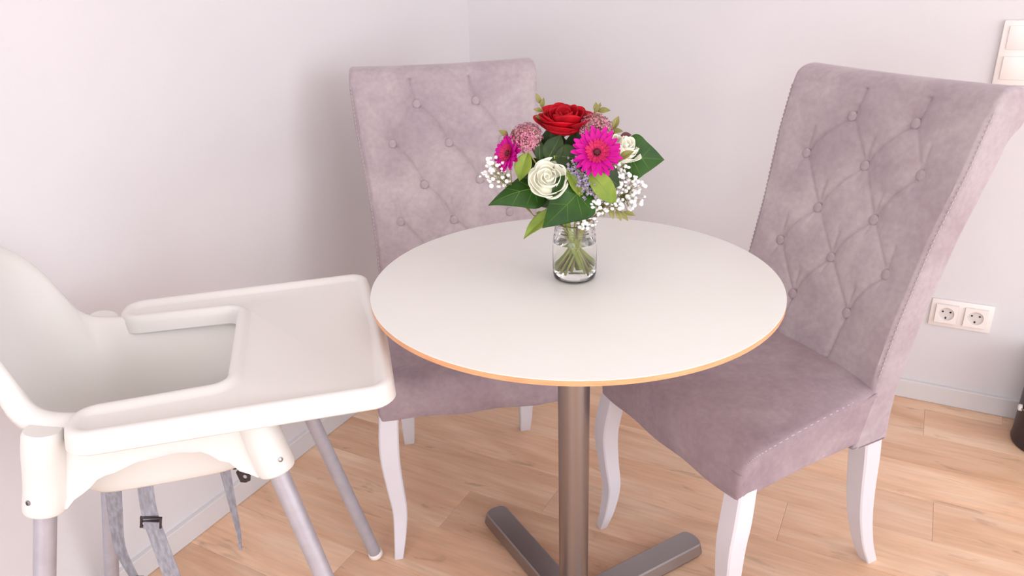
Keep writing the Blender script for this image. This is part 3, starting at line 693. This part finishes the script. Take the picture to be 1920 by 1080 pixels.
def rose(label, c, axis, R, H, m, group=None, open_=1.0):
    f = flower('rose', label, 'flower', group)
    q = Vector(axis).normalized().to_track_quat('Z', 'Y').to_matrix().to_4x4()
    C0 = Vector(c) - Vector(axis).normalized() * H * .55
    layers = [(.15, .94, 3.9, 0, 2.0, 2, 0), (.29, .98, 2.7, .02, 3.0, 3, 0), (.45, 1.0, 2.2, .06, 3.2, 3, 0), (.62, .95, 1.9, .12, 3.2, 4, 0), (.78, .86, 1.7, .20, 2.8, 5, 0), (.90, .72, 1.7, .28, 2.5, 5, 0)]
    for li, (rf, hf, sp, rx, cup, n, z) in enumerate(layers):
        me = petal_mesh(R * rf * open_, H * hf, sp, rx, cup, seed=li); me.materials.append(m)
        for k in range(n):
            o = bpy.data.objects.new('petal', me); COL.objects.link(o); o.parent = f
            rz = Matrix.Rotation(2 * pi * k / n + li * 1.1 + random.uniform(-.12, .12), 4, 'Z') @ Matrix.Rotation(random.uniform(-.05, .05), 4, 'Y')
            o.matrix_local = Matrix.Translation(C0) @ q @ rz @ Matrix.Rotation(random.uniform(-.11, .09), 4, 'X') @ Matrix.Rotation(random.uniform(-.10, .06) * (1 if li > 1 else 0), 4, 'Y') @ Matrix.Scale(random.uniform(.93, 1.06), 4)
            s_ = o.modifiers.new('thickness', 'SOLIDIFY'); s_.thickness = .0006
    MB().lathe([(R * .12, .0), (R * .50, H * .12), (R * .66, H * .30), (R * .60, H * .44), (R * .38, H * .56), (R * .08, H * .66)], 24, Matrix.Translation(C0) @ q).build('flower_heart', m, f)
    MB().lathe([(.002, -.008), (.006, -.004), (R * .25, 0), (R * .12, .002)], 14, Matrix.Translation(C0) @ q).build('calyx', M_LEAFD, f)
    stem(f, C0 - Vector(axis).normalized() * .006, .0024)
    return f
rose('large open red rose at the top of the bouquet', (-.0175, 0, .264), (.02, -.20, 1), .049, .038, M_RED)
rose('ivory white rose at the front left, facing the camera', (-.0448, -.05, .184), (-.12, -.80, .62), .034, .036, M_WHT)
rose('ivory white rose at the right side, behind the magenta gerbera', (.0745, -.002, .2150), (.40, -.40, .80), .0285, .044, M_WHT)

def gerbera(label, c, axis, R):
    f = flower('gerbera', label, 'flower', 'magenta gerberas in the bouquet')
    A_ = Vector(axis).normalized(); q = Matrix.Translation(Vector(c)) @ A_.to_track_quat('Z', 'Y').to_matrix().to_4x4()
    def pm(L_, w_, lift):
        V = []; F = []; nu, nv = 4, 7
        for j in range(nv + 1):
            v = j / nv; ww = w_ * (sin(pi * min(.975, .10 + .875 * v) ** 1.15)) ** .50
            for i in range(nu + 1):
                u = i / nu * 2 - 1; V.append((R * .16 + (L_ - R * .16) * v, u * ww, lift * v * v * L_ + .0007 * (1 - abs(u)) * -1 + .0012 * sin(v * 3)))
        for j in range(nv):
            for i in range(nu): F.append((j * (nu + 1) + i, j * (nu + 1) + i + 1, (j + 1) * (nu + 1) + i + 1, (j + 1) * (nu + 1) + i))
        me = bpy.data.meshes.new('petal'); me.from_pydata(V, [], F); me.polygons.foreach_set('use_smooth', [True] * len(F)); me.materials.append(M_MAG); return me
    for L_, w_, lift, n, off, dz in ((R, .0046, .10, 22, 0, 0), (R * .88, .0042, .20, 19, .14, .0012), (R * .5, .0024, .42, 22, .05, .002)):
        me = pm(L_, w_, lift)
        if L_ < R * .6: me.materials[0] = M_MAGC
        for k in range(n):
            o = bpy.data.objects.new('petal', me); COL.objects.link(o); o.parent = f
            o.matrix_local = q @ Matrix.Translation((0, 0, dz)) @ Matrix.Rotation(2 * pi * k / n + off + random.uniform(-.05, .05), 4, 'Z') @ Matrix.Rotation(random.uniform(-.09, .06), 4, 'Y') @ Matrix.Scale(random.uniform(.92, 1.04), 4)
    rg = MB()
    for k in range(46):
        a = k * 2.39996; rr = R * .30 * sqrt((k + 4) / 50); rg.tube([(rr * cos(a), rr * sin(a), .001), (rr * 1.15 * cos(a), rr * 1.15 * sin(a), .0055 - .002 * (1 - k / 46))], [.0009, .0004], 5)
    o = rg.build('floret_ring', M_MAGC, f); o.matrix_local = q
    o = MB().lathe([(.0042, .0015), (.0042, .0045), (.003, .0056), (.0005, .0050)], 16).build('flower_center', M_MAGD, f); o.matrix_local = q
    o = MB().lathe([(.002, -.010), (.006, -.007), (.009, -.001)], 14).build('calyx', M_LEAFD, f); o.matrix_local = q
    stem(f, Vector(c) - A_ * .009, .0020)
gerbera('magenta gerbera right of centre, facing the camera, below the red rose', (.0281, -.055, .2238), (.02, -.88, .48), .0385)
gerbera('magenta gerbera at the left edge, turned to the left', (-.1040, -.02, .2180), (-.72, -.52, .42), .0300)

def sedum(label, c, R, ax, seed):
    f = flower('stonecrop_head', label, 'flower', 'pink stonecrop heads in the bouquet'); rr = random.Random(seed); h = MB(); st = MB(); c = Vector(c); A_ = Vector(ax).normalized()
    q = A_.to_track_quat('Z', 'Y').to_matrix()
    for k in range(360):
        z = 1 - 1.25 * (k + .5) / 360; a = k * 2.39996; r_ = sqrt(max(0, 1 - z * z)); d = q @ Vector((r_ * cos(a) * 1.05, r_ * sin(a) * 1.05, z * .85)); p = c + d * R * rr.uniform(.80, 1.05)
        dn = d.normalized(); qq = dn.to_track_quat('Z', 'Y').to_matrix(); s_ = rr.uniform(.0020, .0032); a0 = rr.uniform(0, 6)
        V = [p + qq @ Vector((0, 0, -.0006))]
        for i in range(10):
            rad = s_ if i % 2 == 0 else s_ * .42; V.append(p + qq @ Vector((rad * cos(a0 + i * pi / 5), rad * sin(a0 + i * pi / 5), .0010 if i % 2 == 0 else 0)))
        h.add(V, [(0, i + 1, (i + 1) % 10 + 1) for i in range(10)])
        if k % 3 == 0: st.tube([c - A_ * R * .9, c + d * R * .35, p], [.0007, .0006, .0004], 4)
    tag(h.build('florets', M_SED, f), kind='stuff'); st.build('stalks', M_SEDST, f); stem(f, c - A_ * R * .85, .0020, M_STEMB)
sedum('dusty pink stonecrop head left of the red rose', (-.0758, -.015, .2400), .0245, (-.4, -.5, .8), 1)
sedum('dusty pink stonecrop head right below the red rose, above the front gerbera', (.0310, -.016, .2490), .0265, (.3, -.6, .8), 2)

def gyp(label, c, rx, ry, rz_, n, seed, bias=(0, 0, 0)):
    f = flower('babys_breath_spray', label, 'flower', 'sprays of white baby\'s breath'); rr = random.Random(seed); h = MB(); st = MB(); c = Vector(c)
    bm = bmesh.new(); bmesh.ops.create_icosphere(bm, subdivisions=2, radius=1)
    for v in bm.verts: v.co *= 1 + .33 * noise.noise(v.co * 2.2)
    bm.verts.index_update(); IV = [v.co.copy() for v in bm.verts]; IF = [[v.index for v in g.verts] for g in bm.faces]; bm.free()
    root = Vector((c.x * .55, c.y * .6, .115)) if c.z > .13 else Vector((0, 0, .10))
    for k in range(n):
        while True:
            d = Vector((rr.uniform(-1, 1), rr.uniform(-1, 1), rr.uniform(-1, 1)))
            if d.length < 1: break
        p = c + Vector((d.x * rx, d.y * ry, d.z * rz_)); s_ = rr.choice((.0021, .0030, .0034, .0038)); M_ = Matrix.Rotation(rr.uniform(0, 6), 3, 'X') @ Matrix.Rotation(rr.uniform(0, 6), 3, 'Z')
        h.add([p + M_ @ Vector((v.x * s_, v.y * s_, v.z * s_ * .75)) for v in IV], IF)
        j = c.lerp(root, .3) + Vector((rr.uniform(-.006, .006), rr.uniform(-.006, .006), rr.uniform(-.006, .006)))
        st.tube([j, j.lerp(p, .5) + Vector((0, 0, .003)), p], .00035, 3)
        if k % 8 == 0: st.tube([root, root.lerp(j, .5), j], .0006, 4)
    tag(h.build('blossoms', M_GYP, f, 70), kind='stuff'); st.build('branches', M_OLIVE, f); stem(f, root, .0014, M_STEMB)
gyp("white baby's breath spray at the far left under the turned gerbera", (-.1225, -.020, .1900), .030, .018, .024, 62, 3)
gyp("white baby's breath spray at the right below the side rose", (.0870, -.010, .1480), .027, .022, .034, 100, 4)
gyp("white baby's breath spray low at the front above the jar rim", (.0290, -.052, .1400), .040, .014, .016, 74, 5)
gyp("white baby's breath spray between the side rose and the front gerbera", (.0700, -.016, .1780), .017, .016, .026, 52, 6)
gyp("small white baby's breath sprig hanging over the jar rim", (.0180, -.036, .1080), .016, .010, .012, 22, 7)

EDGE = {'ivy': [(-.02, 0), (-.13, .30), (-.14, .62), (-.02, .88), (.10, 1.0), (.24, .93), (.40, .72), (.56, .54), (.74, .32), (.90, .12), (1, 0)],
        'oval': [(0, 0), (.03, .30), (.10, .58), (.22, .84), (.38, 1.0), (.52, .98), (.66, .84), (.80, .58), (.92, .26), (1, 0)],
        'lance': [(0, 0), (.06, .30), (.16, .62), (.30, .90), (.45, 1.0), (.60, .90), (.75, .64), (.90, .26), (1, 0)]}
def blade(base, tip, width, nrm, shape, m, fold=.25, droop=.1, curl=0, name='blade', parent=None, nseg=26, rib=True, wave=.03):
    base, tip = Vector(base), Vector(tip); X = (tip - base); L_ = X.length; X.normalize(); N = Vector(nrm); N = (N - X * N.dot(X)).normalized(); Y = N.cross(X)
    E = spline([(a, b, 0) for a, b in EDGE[shape]], nseg); nc = 6; V = []; F = []
    def P(t, y): z = -droop * L_ * (t - .45) ** 2 * 2 + fold * abs(y) - curl * y * y / width + wave * L_ * sin(t * 9) * abs(y) / width * .6; return base + X * (t * L_) + Y * y + N * z
    for i, e in enumerate(E):
        t0 = max(0, min(1, i / nseg))
        for k in range(-nc, nc + 1):
            f = k / nc; af = abs(f); t = t0 + (e.x - t0) * af; V.append(P(t, (1 if f > 0 else -1) * af * max(0, e.y) * width if k else 0))
    w_ = 2 * nc + 1
    for i in range(nseg):
        for k in range(2 * nc): F.append((i * w_ + k, i * w_ + k + 1, (i + 1) * w_ + k + 1, (i + 1) * w_ + k))
    o = mesh_obj(name, V, F, m, parent, 80); s_ = o.modifiers.new('thickness', 'SOLIDIFY'); s_.thickness = .0005; s_.offset = 0
    if rib:
        b = MB(); b.tube([P(t / 12, 0) + N * .0002 for t in range(13)], [.0007 * (1 - t / 14) for t in range(13)], 5)
        if shape == 'ivy':
            for sx in (-1, 1):
                for t_, y_, x_ in ((.04, .72, .06), (.05, .78, .30), (.32, .5, .55)):
                    b.tube([P(t_ + (x_ - t_) * u, sx * y_ * width * u) + N * .0002 for u in (0, .25, .5, .75, 1)], [.0005, .00045, .0004, .0003, .0001], 4)
        b.build('veins', M_RIB, o)
    return o
def leaf(label, base, tip, width, nrm, shape, m, group='green leaves in the bouquet', **kw):
    f = flower('leaf', label, 'leaf', group); blade(base, tip, width, nrm, shape, m, parent=f, **kw)
    d = (Vector(base) - Vector(tip)).normalized(); stem(f, Vector(base) + d * .001, .0012, M_STEM)
leaf('dark green ivy leaf sticking out at the right edge', (.0870, 0, .2020), (.1465, .012, .1930), .036, (.25, -1, .30), 'ivy', M_LEAF, fold=.15, droop=.15)
leaf('large dark green ivy leaf pointing to the lower left', (-.0640, -.035, .1700), (-.1400, -.045, .1490), .031, (-.2, -.75, .65), 'ivy', M_LEAF, fold=-.35, droop=.25)
leaf('large green ivy leaf in front of the jar neck', (.0010, -.060, .1640), (-.0560, -.072, .1120), .040, (.15, -.9, .35), 'ivy', M_LEAF, fold=.18, droop=.2)
leaf('pale green leaf with its tip hanging down left of the jar', (-.0300, -.046, .1360), (-.0875, -.056, .0935), .0125, (-.2, -.6, .8), 'lance', M_LEAFY, fold=.5, droop=.15)
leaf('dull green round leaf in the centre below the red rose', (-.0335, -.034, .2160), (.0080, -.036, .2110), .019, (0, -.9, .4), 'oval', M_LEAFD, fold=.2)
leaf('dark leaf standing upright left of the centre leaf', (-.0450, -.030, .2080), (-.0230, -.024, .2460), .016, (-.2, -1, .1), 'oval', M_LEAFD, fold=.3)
leaf('yellow-green leaf right beside the front white rose', (-.0160, -.054, .2000), (.0090, -.062, .1540), .0095, (.3, -.9, .1), 'lance', M_LEAFY, fold=.4, droop=.3)
leaf('broad yellow-green leaf below the front gerbera', (.0170, -.058, .1960), (.0600, -.062, .1440), .0165, (.2, -.9, .3), 'oval', M_LEAFY, fold=.3, droop=.2)
leaf('yellow-green leaf hanging left of the front white rose', (-.0740, -.030, .2220), (-.0900, -.040, .1800), .0135, (-.3, -.9, .1), 'lance', M_LEAFY, fold=.5, droop=.2)
leaf('yellow-green leaf peeping out right under the front gerbera', (.0200, -.046, .1960), (.0740, -.046, .2140), .011, (0, -.6, .8), 'lance', M_LEAFY, fold=.3)
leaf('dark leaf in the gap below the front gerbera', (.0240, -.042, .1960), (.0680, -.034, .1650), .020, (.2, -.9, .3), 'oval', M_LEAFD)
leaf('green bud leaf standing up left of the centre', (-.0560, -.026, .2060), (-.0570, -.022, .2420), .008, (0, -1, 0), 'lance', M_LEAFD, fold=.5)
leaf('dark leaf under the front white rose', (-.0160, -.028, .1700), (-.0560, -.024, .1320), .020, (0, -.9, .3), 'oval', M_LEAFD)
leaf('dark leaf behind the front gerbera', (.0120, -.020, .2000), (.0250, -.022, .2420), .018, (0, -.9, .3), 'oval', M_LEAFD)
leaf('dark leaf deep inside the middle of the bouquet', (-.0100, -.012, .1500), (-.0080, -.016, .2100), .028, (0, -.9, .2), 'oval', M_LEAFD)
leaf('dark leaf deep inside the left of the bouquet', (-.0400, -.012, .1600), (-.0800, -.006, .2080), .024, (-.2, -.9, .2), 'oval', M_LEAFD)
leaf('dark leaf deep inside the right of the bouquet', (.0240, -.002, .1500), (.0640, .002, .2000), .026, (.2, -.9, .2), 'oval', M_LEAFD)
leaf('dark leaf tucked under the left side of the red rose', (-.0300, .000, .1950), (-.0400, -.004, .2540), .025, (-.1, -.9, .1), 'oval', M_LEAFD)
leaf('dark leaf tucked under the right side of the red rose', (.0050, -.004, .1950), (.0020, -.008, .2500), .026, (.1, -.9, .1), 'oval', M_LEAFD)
leaf('small dark red leaf above the side white rose', (.0730, .010, .2345), (.0905, .010, .2350), .0050, (0, -.7, .7), 'lance', M_DRED, rib=False)
leaf('small olive leaf hanging inside the jar rim', (.0070, -.031, .1080), (.0100, -.036, .0880), .0050, (0, -1, .1), 'lance', M_OLIVE, rib=False)

def sprig(label, pts, leaves, m=M_OLIVE, droopy=.2):
    f = flower('olive_sprig', label, 'sprig', 'small-leaved olive sprigs in the bouquet')
    P = spline(pts, 14); MB().tube(P, .0007, 5).build('twig', M_STEMB, f)
    for t, ang, L_, w_ in leaves:
        p = P[int(t * 14)]; d = (P[min(14, int(t * 14) + 1)] - P[max(0, int(t * 14) - 1)]).normalized()
        s_ = VIEW.cross(d).normalized(); v = d * cos(ang) + s_ * sin(ang)
        blade(p, p + v * L_ + VIEW * .003, w_, VIEW + Vector((0, 0, .3)), 'lance', m, parent=f, name='leaflet', nseg=10, rib=False, fold=.35, droop=droopy, wave=0)
    stem(f, pts[0], .0012, M_STEMB)
sprig('olive sprig standing up left behind the red rose', [(-.040, .016, .250), (-.048, .018, .272), (-.052, .02, .286)], [(.3, .9, .017, .0042), (.6, 1.0, .014, .0040), (.75, -.5, .016, .0038), (1, .1, .017, .0040)])
sprig('olive sprig at the upper left above the turned gerbera', [(-.080, .004, .215), (-.094, .002, .232), (-.103, 0, .241)], [(.6, -.7, .016, .0042), (.8, .9, .013, .0035), (1, .15, .018, .0048)])
sprig('olive sprig at the upper right behind the red rose', [(.018, .024, .250), (.030, .028, .264), (.038, .03, .270)], [(.5, -1.2, .020, .0050), (.8, .9, .016, .004), (1, -.6, .021, .0050), (.9, .5, .016, .003), (.6, .1, .02, .003)])
sprig('olive sprig between the right stonecrop head and the side rose', [(.040, .016, .225), (.055, .018, .238), (.062, .02, .242)], [(1, .6, .024, .0056), (.7, -.6, .020, .0048), (.6, -1.3, .014, .0040)])
sprig('olive sprig with a row of drooping leaflets at the lower right', [(.025, -.048, .142), (.050, -.050, .136), (.070, -.050, .128)], [(.15, -1.2, .015, .0038), (.35, -1.2, .017, .0042), (.55, -1.0, .019, .0045), (.75, -.8, .020, .0044), (.9, -.5, .021, .0042), (1, .1, .022, .0040), (.6, .7, .014, .0034), (.3, .6, .014, .0036)])
sprig('olive sprig right below the front gerbera edge', [(.052, -.040, .196), (.060, -.042, .205), (.064, -.042, .210)], [(1, -.4, .024, .0062), (.5, .5, .016, .0045)])
sprig('brownish twig sprig just left below the front white rose', [(-.040, -.030, .140), (-.050, -.030, .128), (-.056, -.030, .122)], [(.5, .8, .010, .003), (1, .2, .011, .003), (.8, -.8, .010, .003)])

f = flower('sea_lavender_sprig', 'lavender-grey sea lavender sprig in the middle below the front gerbera', 'flower'); h = MB(); rr = random.Random(9); st = MB()
pathp = spline([(-.010, -.056, .205), (.002, -.062, .198), (.008, -.064, .186), (.010, -.066, .174), (.018, -.064, .164)], 40)
for k in range(120):
    p = pathp[int(rr.random() * 40)] + Vector((rr.gauss(0, .0052), rr.gauss(0, .003), rr.gauss(0, .0048))); d = Vector((rr.uniform(-1, 1), -1, rr.uniform(-.5, 1))).normalized(); q = d.to_track_quat('Z', 'Y').to_matrix(); s_ = rr.uniform(.0020, .0034)
    V = [p - d * .003]; 
    for i in range(8): rad = s_ * (1.15 if i % 2 == 0 else .55); V.append(p + q @ Vector((rad * cos(i * pi / 4), rad * sin(i * pi / 4), .001 if i % 2 == 0 else 0)))
    h.add(V, [(0, i + 1, (i + 1) % 8 + 1) for i in range(8)])
tag(h.build('florets', M_STAT, f), kind='stuff'); MB().tube(pathp, .0009, 5).build('twig', M_OLIVE, f); stem(f, (-.010, -.054, .200), .0012, M_STEMB)
